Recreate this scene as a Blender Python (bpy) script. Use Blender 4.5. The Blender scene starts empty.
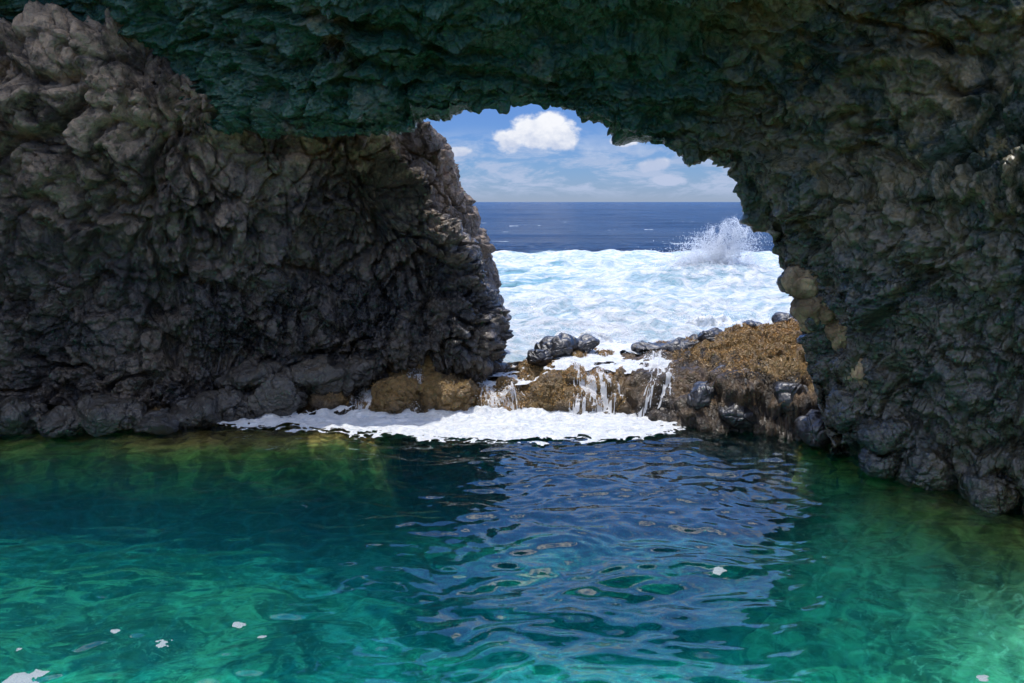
import bpy, math, random
import numpy as np
from mathutils import Vector
from mathutils.bvhtree import BVHTree

random.seed(7)
RNG = np.random.default_rng(11)
C = bpy.context.scene.collection
R = math.radians

# ------------------------------------------------------------------ camera
CAM_Z, PITCH, LENS = 3.5, R(9.94), 28.0
F = LENS / 36 * 1024
cam_d = bpy.data.cameras.new('camera'); cam = bpy.data.objects.new('camera', cam_d); C.objects.link(cam)
cam.location = (0, 0, CAM_Z); cam.rotation_euler = (R(90) - PITCH, 0, 0)
cam_d.lens = LENS; cam_d.sensor_width = 36; cam_d.clip_start = 0.05; cam_d.clip_end = 60000
bpy.context.scene.camera = cam
cs, sn = math.cos(PITCH), math.sin(PITCH)

def P(px, py, Y=None, Z=None):
    """world point seen at a pixel of the photo, at forward distance Y or at height Z"""
    dx, dy = (px - 512) / F, (341.5 - py) / F
    d = np.array([dx, cs + dy * sn, -sn + dy * cs])
    t = Y / d[1] if Y is not None else (Z - CAM_Z) / d[2]
    return np.array([0, 0, CAM_Z]) + t * d

# ------------------------------------------------------------------ noise in numpy
def _h(ix, iy, iz, seed):
    h = (ix.astype(np.uint32) * np.uint32(374761393)) ^ (iy.astype(np.uint32) * np.uint32(668265263)) ^ (iz.astype(np.uint32) * np.uint32(2147483647 ^ 0x5bd1e995)) ^ np.uint32((seed * 2654435761) & 0xffffffff)
    h ^= h >> np.uint32(15); h *= np.uint32(2246822519); h ^= h >> np.uint32(13); h *= np.uint32(3266489917); h ^= h >> np.uint32(16)
    return h

def _u(h, k=0):
    if k: 
        h = h * np.uint32(747796405 + 2 * k) + np.uint32(2891336453); h ^= h >> np.uint32(16)
    return (h & np.uint32(0xffffff)).astype(np.float32) / np.float32(16777216)

def vnoise(p, s=1.0, seed=0):
    q = np.asarray(p, dtype=np.float64) / s + 1000.0
    i = np.floor(q).astype(np.int64); f = (q - i).astype(np.float32); f = f * f * f * (f * (f * 6 - 15) + 10)
    out = 0
    for a in (0, 1):
        for b in (0, 1):
            for c in (0, 1):
                w = (f[:, 0] if a else 1 - f[:, 0]) * (f[:, 1] if b else 1 - f[:, 1]) * (f[:, 2] if c else 1 - f[:, 2])
                out = out + w * _u(_h(i[:, 0] + a, i[:, 1] + b, i[:, 2] + c, seed))
    return out * 2 - 1

def fbm(p, s=1.0, o=4, seed=0, g=.5):
    r, a, t = 0, 1.0, 0
    for k in range(o):
        r = r + a * vnoise(p, s / 2 ** k, seed + 17 * k); t += a; a *= g
    return r / t * 1.6

def worley(p, s=1.0, seed=0):
    q = np.asarray(p, dtype=np.float64) / s + 1000.0
    i = np.floor(q).astype(np.int64); f = (q - i).astype(np.float32)
    n = len(q); F1 = np.full(n, 9, np.float32); F2 = F1.copy(); ID = np.zeros(n, np.uint32); V = np.zeros((n, 3), np.float32)
    for a in (-1, 0, 1):
        for b in (-1, 0, 1):
            for c in (-1, 0, 1):
                h = _h(i[:, 0] + a, i[:, 1] + b, i[:, 2] + c, seed)
                d = np.stack([a + _u(h, 1) - f[:, 0], b + _u(h, 2) - f[:, 1], c + _u(h, 3) - f[:, 2]], 1)
                r = np.sqrt((d * d).sum(1))
                near = r < F1
                F2 = np.where(near, F1, np.minimum(F2, r)); F1 = np.where(near, r, F1)
                ID = np.where(near, h, ID); V[near] = d[near]
    return F1, F2, ID, V

def sstep(a, b, x):
    t = np.clip((x - a) / (b - a), 0, 1); return t * t * (3 - 2 * t)

def pillow(p, s, seed, sharp=.14):
    F1, F2, ID, V = worley(p, s, seed)
    e = sstep(0, sharp, F2 - F1)
    return np.sqrt(np.clip(1 - F1 * F1 * .9, 0, 1)) * .8 * (.35 + .65 * e) + (_u(ID, 5) - .5) * .55 * e - .45

def facet(p, s, seed, tilt=1.0):
    F1, F2, ID, V = worley(p, s, seed)
    n = np.stack([_u(ID, 6) - .5, _u(ID, 7) - .5, _u(ID, 8) - .5], 1)
    return (_u(ID, 5) - .5) * .7 + tilt * (V * n).sum(1) * 1.3 - .35 * (1 - sstep(0, .10, F2 - F1))

def scallop(p, s, seed):
    F1, F2, ID, V = worley(p, s, seed)
    return np.clip(F1, 0, 1.1) ** 2 * 1.2 - .45 + (_u(ID, 5) - .5) * .25 * sstep(0, .3, F2 - F1)

def crack(p, s, w, seed):
    q = p + .3 * s * np.stack([fbm(p, s * .5, 3, seed + k) for k in (4, 5, 6)], 1)
    return -(1 - sstep(0, w, np.abs(vnoise(q, s, seed))))

def ridged(p, s, o=4, seed=0):
    r, a, t = 0, 1.0, 0
    for k in range(o):
        r = r + a * (1 - np.abs(vnoise(p, s / 2 ** k, seed + 13 * k)) * 2); t += a; a *= .5
    return r / t

def warp(p, s, a, seed):
    return p + a * np.stack([fbm(p, s, 3, seed + k) for k in (1, 2, 3)], 1)

# ------------------------------------------------------------------ mesh helpers
def make_mesh(name, V, Fc, mat=None, smooth=True):
    V = np.ascontiguousarray(V, dtype=np.float32); Fc = np.ascontiguousarray(Fc, dtype=np.int32)
    k = Fc.shape[1]; m = bpy.data.meshes.new(name)
    m.vertices.add(len(V)); m.vertices.foreach_set('co', V.ravel())
    m.loops.add(Fc.size); m.loops.foreach_set('vertex_index', Fc.ravel())
    m.polygons.add(len(Fc)); m.polygons.foreach_set('loop_start', np.arange(0, Fc.size, k, dtype=np.int32))
    m.polygons.foreach_set('loop_total', np.full(len(Fc), k, np.int32))
    m.update(calc_edges=True); m.validate()
    m.polygons.foreach_set('use_smooth', np.full(len(m.polygons), smooth)); m.update()
    if mat: m.materials.append(mat)
    return m

def link(name, mesh, label=None, cat=None, kind=None, group=None, parent=None):
    """link a mesh under its own name; the object's origin goes to the base of its shape"""
    o = bpy.data.objects.new(name, mesh); C.objects.link(o)
    if parent is not None: o.parent = parent
    for k, v in (('label', label), ('category', cat), ('kind', kind), ('group', group)):
        if v: o[k] = v
    return o

def rebase(o):
    n = len(o.data.vertices); co = np.empty(n * 3, np.float32); o.data.vertices.foreach_get('co', co); co = co.reshape(-1, 3)
    b = Vector(((co[:, 0].min() + co[:, 0].max()) / 2, (co[:, 1].min() + co[:, 1].max()) / 2, co[:, 2].min()))
    co -= np.array(b, dtype=np.float32); o.data.vertices.foreach_set('co', co.ravel()); o.data.update(); o.location = b
    for ch in o.children:
        ch.location = -b
    return o

def grid_faces(nu, nv, keep=None):
    i = np.arange(nu * nv).reshape(nu, nv)
    f = np.stack([i[:-1, :-1], i[1:, :-1], i[1:, 1:], i[:-1, 1:]], -1).reshape(-1, 4)
    return f if keep is None else f[keep]

def compact(V, Fc):
    u, inv = np.unique(Fc, return_inverse=True)
    return V[u], inv.reshape(Fc.shape), u

def catmull(A, ts):
    """Catmull-Rom along axis 0 of A at parameters ts in 0..n-1"""
    n = len(A); B = np.concatenate([2 * A[:1] - A[1:2], A, 2 * A[-1:] - A[-2:-1]])
    i = np.clip(np.floor(ts).astype(int), 0, n - 2); t = (ts - i).reshape((-1,) + (1,) * (A.ndim - 1))
    p0, p1, p2, p3 = B[i], B[i + 1], B[i + 2], B[i + 3]
    return .5 * (2 * p1 + (p2 - p0) * t + (2 * p0 - 5 * p1 + 4 * p2 - p3) * t * t + (3 * p1 - p0 - 3 * p2 + p3) * t ** 3)

def params(dens):
    """dens: samples per segment"""
    out = []
    for i, n in enumerate(dens): out.append(i + np.arange(n) / n)
    return np.concatenate(out + [[len(dens)]])

def net_normals(G):
    du = np.gradient(G, axis=0); dv = np.gradient(G, axis=1); n = np.cross(du, dv)
    return n / (np.linalg.norm(n, axis=-1, keepdims=True) + 1e-9)

# ------------------------------------------------------------------ node helpers
class N:
    def __init__(s, tree): s.t = tree; s.t.nodes.clear()
    def new(s, typ, **kw):
        n = s.t.nodes.new(typ)
        for k, v in kw.items():
            if k.startswith('i_'):
                key = k[2:].replace('_', ' ')
                key = int(key) if key.isdigit() else key
                s.put(n.inputs[key], v)
            else: setattr(n, k, v)
        return n
    def put(s, sock, v):
        if isinstance(v, bpy.types.NodeSocket): s.t.links.new(v, sock)
        elif isinstance(v, (tuple, list)) and sock.type == 'RGBA' and len(v) == 3: sock.default_value = (*v, 1)
        else: sock.default_value = v
    def math(s, op, a, b=None, c=None, clamp=False):
        n = s.new('ShaderNodeMath', operation=op, use_clamp=clamp); s.put(n.inputs[0], a)
        if b is not None: s.put(n.inputs[1], b)
        if c is not None: s.put(n.inputs[2], c)
        return n.outputs[0]
    def vmath(s, op, a, b=None):
        n = s.new('ShaderNodeVectorMath', operation=op); s.put(n.inputs[0], a)
        if b is not None: s.put(n.inputs[1], b)
        return n.outputs[0]
    def noise(s, vec, scale, detail=4, rough=.55, dist=0.0):
        n = s.new('ShaderNodeTexNoise'); s.put(n.inputs['Vector'], vec)
        n.inputs['Scale'].default_value = scale; n.inputs['Detail'].default_value = detail
        n.inputs['Roughness'].default_value = rough; n.inputs['Distortion'].default_value = dist
        return n.outputs['Fac']
    def voro(s, vec, scale, feature='F1', out='Distance', rnd=1.0):
        n = s.new('ShaderNodeTexVoronoi', feature=feature); s.put(n.inputs['Vector'], vec)
        n.inputs['Scale'].default_value = scale; n.inputs['Randomness'].default_value = rnd
        return n.outputs[out]
    def ramp(s, v, a, b, lo=0.0, hi=1.0):
        n = s.new('ShaderNodeMapRange', interpolation_type='SMOOTHSTEP'); s.put(n.inputs[0], v)
        for i, x in enumerate((a, b, lo, hi)): s.put(n.inputs[i + 1], x)
        return n.outputs[0]
    def mix(s, f, a, b, typ='MIX'):
        n = s.new('ShaderNodeMix', data_type='RGBA', blend_type=typ)
        s.put(n.inputs['Factor'], f); s.put(n.inputs[6], a); s.put(n.inputs[7], b)
        return n.outputs[2]
    def bump(s, h, dist, strength=1.0, normal=None):
        n = s.new('ShaderNodeBump'); n.inputs['Distance'].default_value = dist; n.inputs['Strength'].default_value = strength
        s.put(n.inputs['Height'], h)
        if normal is not None: s.put(n.inputs['Normal'], normal)
        return n.outputs[0]
    def pos(s): return s.new('ShaderNodeNewGeometry').outputs['Position']
    def xyz(s, v):
        n = s.new('ShaderNodeSeparateXYZ'); s.put(n.inputs[0], v); return n.outputs
    def scale(s, v, k):
        return s.vmath('MULTIPLY', v, k)
    def principled(s, **kw):
        n = s.new('ShaderNodeBsdfPrincipled')
        for k, v in kw.items(): s.put(n.inputs[k.replace('_', ' ')], v)
        return n.outputs[0]
    def out(s, surf=None, vol=None):
        o = s.new('ShaderNodeOutputMaterial')
        if surf is not None: s.t.links.new(surf, o.inputs['Surface'])
        if vol is not None: s.t.links.new(vol, o.inputs['Volume'])

def mat(name):
    m = bpy.data.materials.new(name); m.use_nodes = True; return m, N(m.node_tree)

def rock_material(name, dry_a, dry_b, wet, wet_z=1.4, wet_soft=1.0, algae_bounce=None, algae_bounce_amt=0.0, gloss=.3, dryrough=.75, ochre=None, bumpd=.03, wetmin=0.0, algae_bounce_x=None, fine_b=1.0, black_x=None, crack=.22, spec=.9, coat=.8, chip=.55):
    m, n = mat(name); p = n.pos(); z = n.xyz(p)[2]
    big = n.noise(p, .9, 5, .6); mid = n.noise(p, 3.5, 6, .65); fine = n.noise(p, 16, 6, .7)
    col = n.mix(n.ramp(n.math('ADD', big, n.math('MULTIPLY', n.math('SUBTRACT', mid, .5), .8)), .38, .62), dry_a, dry_b)
    col = n.mix(n.ramp(fine, .35, .7), col, n.mix(1.0, col, (1.45, 1.4, 1.3), 'MULTIPLY'))
    if ochre:
        spots = n.ramp(n.noise(n.vmath('ADD', p, (7, 3, 1)), 2.3, 6, .7), .58, .7)
        col = n.mix(n.math('MULTIPLY', spots, .8), col, ochre)
    cell = n.new('ShaderNodeTexVoronoi'); n.put(cell.inputs['Vector'], p); cell.inputs['Scale'].default_value = 5.0
    cv = n.xyz(cell.outputs['Color'])[0]
    col = n.mix(.5, col, n.mix(1.0, col, n.mix(cv, (.55, .57, .6), (1.45, 1.4, 1.35)), 'MULTIPLY'))
    if algae_bounce:
        am = n.ramp(n.math('ADD', n.noise(n.vmath('ADD', p, (3, 9, 4)), 1.1, 5, .62), algae_bounce_amt), .42, .62)
        if algae_bounce_x is not None: am = n.math('MULTIPLY', am, n.ramp(n.math('ADD', n.xyz(p)[0], n.math('MULTIPLY', big, 1.5)), algae_bounce_x + 1.8, algae_bounce_x - .9, 0.25, 1.0))
        ac = n.mix(n.ramp(fine, .3, .75), algae_bounce, n.mix(.5, algae_bounce, (.10, .13, .03)))
        col = n.mix(am, col, ac)
    if black_x is not None:
        bm_ = n.math('MULTIPLY', n.ramp(n.math('ADD', n.xyz(p)[0], n.math('MULTIPLY', mid, .8)), black_x, black_x + .7), n.ramp(n.math('ADD', z, n.math('MULTIPLY', n.math('SUBTRACT', mid, .5), 1.2)), 1.0, .8))
        col = n.mix(bm_, col, n.mix(n.ramp(mid, .35, .65), (.030, .022, .014), (.19, .115, .050)))
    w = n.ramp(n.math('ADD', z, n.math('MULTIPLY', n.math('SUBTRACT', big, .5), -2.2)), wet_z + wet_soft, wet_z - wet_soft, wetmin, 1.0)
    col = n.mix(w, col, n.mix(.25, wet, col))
    rough = n.math('ADD', n.math('MULTIPLY', w, gloss - dryrough), dryrough)
    rough = n.math('ADD', rough, n.math('MULTIPLY', n.math('SUBTRACT', mid, .5), .3), clamp=True)
    wn = n.new('ShaderNodeTexNoise'); n.put(wn.inputs['Vector'], p); wn.inputs['Scale'].default_value = 5; wn.inputs['Detail'].default_value = 3
    pd = n.vmath('ADD', p, n.scale(wn.outputs['Color'], (.22, .22, .22)))
    vv = n.voro(pd, 4.5, 'DISTANCE_TO_EDGE')
    h = n.math('ADD', n.math('MULTIPLY', n.ramp(vv, 0, .05), crack), n.math('MULTIPLY', n.noise(pd, 6, 8, .62, .3), 1.3))
    h = n.math('ADD', h, n.math('MULTIPLY', n.noise(p, 34, 5, .68), .22 * fine_b))
    chips = n.math('ADD', n.math('MULTIPLY', n.voro(pd, 8.0), 1.0), n.math('MULTIPLY', n.voro(n.vmath('ADD', p, n.scale(wn.outputs['Color'], (.05, .05, .05))), 19.0), .42))
    h = n.math('ADD', h, n.math('MULTIPLY', chips, chip))
    nb = n.bump(h, bumpd * 2.2, 1.0)
    nc = n.bump(n.noise(pd, 5, 5, .6, .3), bumpd * 1.6, 1.0)
    n.out(n.principled(Base_Color=col, Roughness=rough, Normal=nb, Coat_Weight=n.math('MULTIPLY', w, coat), Coat_Roughness=.12, Coat_IOR=1.4, Coat_Normal=nc, Specular_IOR_Level=n.math('ADD', .3, n.math('MULTIPLY', w, spec - .3))))
    return m

M = {}
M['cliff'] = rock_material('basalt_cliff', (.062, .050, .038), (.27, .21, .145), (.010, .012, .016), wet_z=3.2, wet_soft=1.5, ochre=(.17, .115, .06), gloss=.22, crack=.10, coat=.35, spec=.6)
M['outer'] = rock_material('weathered_basalt', (.10, .085, .075), (.23, .185, .15), (.035, .034, .036), wet_z=1.8, wet_soft=1.2, ochre=(.30, .17, .12), gloss=.4)
M['arch'] = rock_material('wet_cave_basalt', (.030, .038, .028), (.21, .165, .085), (.010, .012, .012), wet_z=3.2, wet_soft=1.8, algae_bounce=(.003, .085, .055), algae_bounce_amt=.17, gloss=.12, dryrough=.32, fine_b=.45, bumpd=.024, crack=.0, spec=.9, coat=.6, ochre=(.34, .24, .07), wetmin=.25, algae_bounce_x=3.0)  # roof green paints the pool's bounce light along with algal growth
M['ledge'] = rock_material('reef_basalt', (.030, .022, .014), (.17, .115, .055), (.035, .028, .020), wet_z=.2, wet_soft=.5, algae_bounce=(.36, .20, .06), algae_bounce_amt=.10, gloss=.25, dryrough=.5, wetmin=.35, black_x=1.9, coat=.3, bumpd=.038, fine_b=2.0)
M['boulder'] = rock_material('wet_black_basalt', (.018, .018, .020), (.05, .046, .042), (.014, .014, .016), wet_z=3, wet_soft=.5, gloss=.36, dryrough=.45, bumpd=.010, crack=.0, fine_b=.6, coat=.1, chip=.2)
M['rubble'] = rock_material('dark_rubble', (.035, .030, .024), (.10, .082, .055), (.018, .018, .017), wet_z=1.0, wet_soft=.8, gloss=.22, crack=.1, ochre=(.15, .10, .04), coat=.4)
M['tan'] = rock_material('pale_eroded_rock', (.17, .12, .07), (.38, .28, .17), (.06, .05, .04), wet_z=.6, wet_soft=.6, gloss=.35, bumpd=.02)

# ------------------------------------------------------------------ water surface shape
def wave(x, y):
    p = np.stack([x, y, np.zeros_like(x)], 1)
    w = 0.012 * np.sin(2.6 * y + 0.9 * x + 2.2 * vnoise(p, 2.1, 5)) + 0.008 * np.sin(5.1 * y - 1.7 * x + 2.5 * vnoise(p, 1.3, 6)) 
    q = p + .16 * np.stack([vnoise(p, .7, 21), vnoise(p, .6, 22), 0 * x], 1)
    w += 0.012 * vnoise(q * np.array([.6, 1.2, 1]), .8, 11) + 0.017 * vnoise(q * np.array([.55, 1.25, 1]), .36, 7) + 0.013 * vnoise(q * np.array([.6, 1.3, 1]), .19, 8) + .0050 * vnoise(q * np.array([.7, 1.2, 1]), .10, 9)
    for k, (a, l, m_) in enumerate([(.35, .46, .0050), (-.5, .33, .0042), (.9, .24, .0030), (.1, .17, .0022)]):
        kx, ky = math.sin(a) * 6.283 / l, math.cos(a) * 6.283 / l
        w += m_ * np.sin(kx * q[:, 0] + ky * q[:, 1] + 2.5 * vnoise(p, 1.1, 30 + k)) * (.6 + .8 * vnoise(p, 1.6, 40 + k))
    return w * (1 + .25 * vnoise(p, 3, 10))

def sheet_box(name, xs, ys, zf, bottom, mat_):
    """closed body of water: top surface zf on a grid, straight sides, flat bottom"""
    X, Y = np.meshgrid(xs, ys, indexing='ij'); Z = zf(X.ravel(), Y.ravel())
    V = np.stack([X.ravel(), Y.ravel(), Z], 1); nu, nv = len(xs), len(ys)
    fc = grid_faces(nu, nv)[:, :]
    idx = np.arange(nu * nv).reshape(nu, nv)
    ring = np.concatenate([idx[:-1, 0], idx[-1, :-1], idx[:0:-1, -1], idx[0, :0:-1]])
    low = V[ring].copy(); low[:, 2] = bottom; b = len(V); n = len(ring)
    V = np.concatenate([V, low, [[V[:, 0].mean(), V[:, 1].mean(), bottom]]])
    a = np.arange(n); c = (a + 1) % n
    side = np.stack([ring[c], ring[a], b + a, b + c], 1)
    m = make_mesh(name, V, np.concatenate([fc, side]), mat_)
    import bmesh
    bm = bmesh.new(); bm.from_mesh(m); bm.verts.ensure_lookup_table()
    cen = bm.verts[b + n]
    for k in range(n): bm.faces.new((bm.verts[b + k], bm.verts[b + (k + 1) % n], cen)).normal_update()
    bmesh.ops.recalc_face_normals(bm, faces=bm.faces); bm.to_mesh(m); bm.free()
    return m

# ------------------------------------------------------------------ 1. rock arch (roof and right wall of the cave)
rim = [(-420, 90, 13.6), (-180, 95, 13.4), (0, 105, 13.0), (120, 120, 12.7), (215, 128, 12.1), (300, 134, 11.2), (375, 134, 10.9), (430, 122, 10.8), (480, 115, 10.8), (550, 109, 10.8),
       (600, 124, 10.9), (640, 147, 11.0), (685, 150, 11.0), (718, 158, 11.0), (745, 193, 11.0), (773, 240, 11.0), (796, 296, 11.0), (808, 350, 11.0), (815, 400, 11.0), (818, 440, 11.0), (815, 480, 11.0)]
ctop = [(-420, -60, 11.8), (-180, -60, 11.8), (0, -50, 11.7), (120, -45, 11.4), (215, -40, 11.0), (300, -40, 9.9), (375, -40, 9.6), (430, -40, 9.6), (490, -40, 9.4), (570, -40, 9.2),
        (660, -40, 9.0), (760, -40, 9.1), (880, -40, 9.0), (1000, -40, 8.6), (1090, 50, 8.15), (1080, 160, 7.7), (1080, 250, 7.7), (1080, 330, 7.8), (1080, 420, 8.0), (1080, 535, 8.25), (1080, 640, 8.6)]
rim = np.array([P(a, b - (0 if a < 400 or a > 730 else 1 if a < 590 else 4 if a < 660 else -5), c) for a, b, c in rim]); top = np.array([P(*r) for r in ctop])
rim[-1][2] = -1.6; rim[-1][0] += .1; top[-1][2] = -1.8; top[-1][0] -= .25; top[-1][1] += .2
rim = np.concatenate([rim, [rim[-1] + (0, 0, -2.2)]]); top = np.concatenate([top, [top[-1] + (0, .2, -2.2)]])
cen = np.array([1.2, 0, 1.6]); o_ = rim - cen; o_[:, 1] = 0; o_ /= np.linalg.norm(o_, axis=1, keepdims=True)
o_[-7:] = (1, 0, 0); o_[:6] = (0, 0, 1); o_[-10:-7, 2] = np.maximum(o_[-10:-7, 2], .0)
L = len(rim); lf = np.linspace(0, 1, L)[:, None]
A = np.array
bul = np.zeros((L, 1)); bul[13:19] = .25
b1 = rim * .67 + top * .33 + A([0, .12, -.02]); b2 = rim * .33 + top * .67 + A([0, .10, 0.02])
b1[13:20] += A([-.10, -.1, 0]); b2[13:20] += A([-.12, -.1, 0])
up = o_ * 1.3; upz = np.where(np.arange(L)[:, None] < 14, A([[0, .25, 1.2]]), A([[1.1, -1.3, .0]]))
rt_ = (np.arange(L)[:, None] >= 14) * 1.0; th_ = 1.35 + 3.0 * rt_; bk = .25 + .6 * rt_
rows = [rim + o_ * th_ + A([0, 1, 0]) * bk, rim + o_ * th_ * .6 + A([0, 1, 0]) * bk * .8, rim + o_ * th_ * .3 + A([0, 1, 0]) * bk * .6, rim + o_ * .2 + A([0, .15, 0]), rim, b1, b2, top,
        top + upz * (.6 + .4 * rt_), top + upz * (1.2 + 1.1 * rt_) + A([0, .1, 0]), rim + o_ * (th_ + .4) + A([0, .1, 0])]
net = np.stack(rows)                                            # 11 x L x 3
us = params([4, 8, 16, 26, 90, 90, 90, 40, 14, 6]); vs_ = params([30, 40, 46, 46, 46, 44, 40, 40, 44, 40, 38, 36, 40, 40, 40, 40, 40, 44, 44, 24, 10])
G = catmull(net, us); G = catmull(G.transpose(1, 0, 2), vs_).transpose(1, 0, 2)
nm = net_normals(G); mid = G[60:250, 100:600]
if ((A([0, 0, 3.5]) - mid) * nm[60:250, 100:600]).sum(-1).mean() < 0: nm = -nm
p = G.reshape(-1, 3); nn = nm.reshape(-1, 3)
pw = warp(p, 1.6, .35, 40)
roofness = np.clip(sstep(1.5, 3.6, p[:, 2] + .25 * (2 - p[:, 0])), 0, 1)            # shelving roof above, lumpy wall below
st = np.stack([pw[:, 0] * .42 + pw[:, 2] * .25, pw[:, 1] * 1.0, pw[:, 2] * .95 - pw[:, 0] * .12], 1)
UU = np.repeat(us, G.shape[1]); lip = UU * 1.25 + 1.7 * fbm(p * A([.5, 1, 1]), 1.9, 3, 53) + .30 * fbm(p, .45, 4, 54, .6)
n1 = fbm(st, 1.5, 3, 50); n2 = fbm(st, .62, 2, 51)
saw = lambda v: (lambda f: f * (1 - sstep(.86, 1.0, f)))(v - np.floor(v))
near_rim = sstep(.0, .55, np.abs(UU - 4))
shelf = saw(lip) * (.26 + .30 * fbm(p, 1.1, 2, 55)) * (.3 + .7 * near_rim) + saw(lip * 2.3 + n2 * 2.2) * .10 * sstep(-.1, .5, fbm(p, .9, 2, 56)) + saw(n1 * 2.2 + pw[:, 1] * .9) * .10 * near_rim
wall = pillow(pw * A([1, 1, .7]), 1.3, 61) * .34 + scallop(warp(p, .7, .3, 42) * A([1, 1, .62]), .62, 62) * .24 + scallop(warp(p, .35, .12, 45) * A([1, 1, .6]), .27, 68) * .10 + facet(pw, .36, 63) * .10 + ridged(pw * A([1, 1, .5]), .4, 4, 57) * .05
ax_ = A([.34, 1.15, 1.15]); sp_ = p + np.outer(p[:, 0], A([0, 0, .12])) * 0
roofd = scallop(warp(p, .9, .38, 58) * ax_, .62, 64) * .24 + scallop(warp(p, .4, .16, 59) * ax_, .26, 66) * .10 + shelf * .95 - .12
crk = crack(pw * A([.55, 1, 1]), 1.5, .09, 301) * .15 + crack(pw * A([.8, 1, 1]), .7, .10, 302) * .06
roofd = roofd + crk; wall = wall + crk + .16 * fbm(p * A([1, 1, .6]), 1.9, 2, 303)
roofd = roofd * (.35 + .65 * near_rim); wall = wall * (.5 + .5 * near_rim) - .06 * (1 - near_rim)
sc_ = fbm(p, .16, 3, 65) * .022 + fbm(p, .5, 3, 67) * .04 + facet(p + .3 * (pw - p), .44, 108) * .13 + facet(p, .21, 109) * .06 + facet(warp(p, .2, .03, 98), .11, 99) * .026
d = wall * (1 - roofness) + roofd * roofness + sc_
V = p + nn * d[:, None]
m = make_mesh('cave_arch', V, grid_faces(*G.shape[:2]), M['arch'])
arch = link('cave_arch', m, 'dark wet basalt arch whose algal roof, painted green with pool bounce light, and overhanging side wall frame the sea', 'rock arch', 'structure')

# ------------------------------------------------------------------ 2. cliff on the left of the pool
def cliff_net(cols):
    return np.array([[P(*q) if len(q) == 3 else A(q[:3]) for q in c] for c in cols])
def col(px, foot, m1, m2, m3, tp, toplift=1.2, pxs=None):
    """front column: image x, then (py, Y) for the waterline, two thirds, middle, upper, top edge"""
    pxs = pxs or [px] * 5
    w = P(pxs[0], foot, Z=0.0)
    fr = [P(pxs[0], foot, Z=0) * A([1, 1, 0]) + A([0, -.35, -3.2]), w, P(pxs[1], *m1), P(pxs[2], *m2), P(pxs[3], *m3), P(pxs[4], *tp)]
    t = fr[-1]
    return fr + [t + A([-.1, .9, .25]), t + A([-.3, 2.4, .2]), t + A([-.3, 3.6, -3])]
cols = [col(-460, 470, (350, 9.6), (230, 9.2), (120, 9.0), (-80, 9.2)),
        col(-300, 455, (350, 10.6), (260, 10.3), (160, 10.2), (-30, 10.6)),
        col(-130, 436, (350, 11.6), (270, 11.6), (180, 11.4), (20, 11.7)),
        col(0, 431, (350, 12.0), (270, 12.0), (170, 11.8), (45, 12.0)),
        col(75, 431, (350, 12.1), (270, 12.0), (160, 11.7), (36, 11.9)),
        col(140, 430, (350, 12.2), (270, 12.1), (165, 11.7), (42, 11.8)),
        col(200, 427, (350, 12.5), (270, 12.4), (180, 11.95), (84, 11.8)),
        col(250, 420, (350, 12.8), (270, 12.7), (200, 12.3), (112, 12.2)),
        col(310, 412, (350, 13.1), (275, 13.2), (200, 12.7), (108, 12.6)),
        col(370, 406, (350, 13.3), (280, 13.4), (205, 13.0), (104, 12.9)),
        col(430, 400, (350, 13.4), (280, 13.5), (205, 13.4), (128, 13.2), pxs=[440, 440, 428, 412, 392]),
        col(480, 396, (352, 13.7), (285, 13.8), (225, 13.8), (150, 13.7), pxs=[486, 486, 474, 446, 404]),
        col(490, 394, (355, 14.6), (285, 14.7), (225, 14.6), (160, 14.4), pxs=[488, 488, 478, 446, 402]),
        col(450, 394, (355, 16.5), (285, 16.6), (225, 16.6), (160, 16.6), pxs=[450, 450, 440, 430, 395])]
cols = np.array(cols)                                          # C x rows x 3
vs_ = params([14, 20, 50, 50, 44, 44, 44, 50, 54, 54, 50, 30, 16]); us = params([10, 66, 66, 66, 70, 36, 16, 6])
G = catmull(cols, vs_).transpose(1, 0, 2); G = catmull(G, us)
nm = net_normals(G)
if ((A([0, 0, 3.5]) - G[60:200, 100:400]) * nm[60:200, 100:400]).sum(-1).mean() < 0: nm = -nm
p = G.reshape(-1, 3); nn = nm.reshape(-1, 3); pw = warp(p, 1.4, .3, 70)
lo = sstep(3.4, 1.6, p[:, 2] - .45 * p[:, 0] - 1.6 + .8 * fbm(p, 1.2, 2, 79))                  # smaller, sharper blocks low down and to the right
lo = np.clip(lo + sstep(-3.5, -1.5, p[:, 0]), 0, 1)
A1 = pillow(pw * A([1, 1, .8]), 1.35, 71) * .60 + facet(warp(p, .6, .12, 72), .62, 73) * .30 + pillow(warp(p, .4, .1, 85), .42, 86) * .10
A2 = facet(pw * A([1, 1, .7]), 1.25, 74) * .42 + facet(warp(p, .5, .1, 76) * A([1, 1, .75]), .40, 77) * .24
d = A1 * (1 - lo) + A2 * lo + facet(p + .2 * (pw - p), .30, 82) * .09 + facet(warp(p, .25, .03, 75), .15, 78) * (.05 + .05 * lo) + ridged(p, .35, 4, 80) * .035 + fbm(p, .12, 2, 81) * .012
d = d * (.62 + .38 * sstep(-.3, .3, fbm(p, 1.3, 2, 304))) + .42 * fbm(p * A([1, 1, .7]), 2.3, 2, 305) + crack(pw, 1.7, .06, 306) * .26 + crack(pw * A([1, 1, .6]), .8, .07, 307) * .10
d += facet(pw * A([1, 1, .6]), .62, 83) * .20 + facet(pw * A([1, 1, .7]), .33, 84) * .12 * lo
V = p + nn * d[:, None]
m = make_mesh('basalt_cliff', V, grid_faces(*G.shape[:2]), M['cliff'])
cliff = link('basalt_cliff', m, 'grey brown cliff of rounded lava lumps rising from the pool beside the cave mouth', 'cliff', 'structure')

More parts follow.
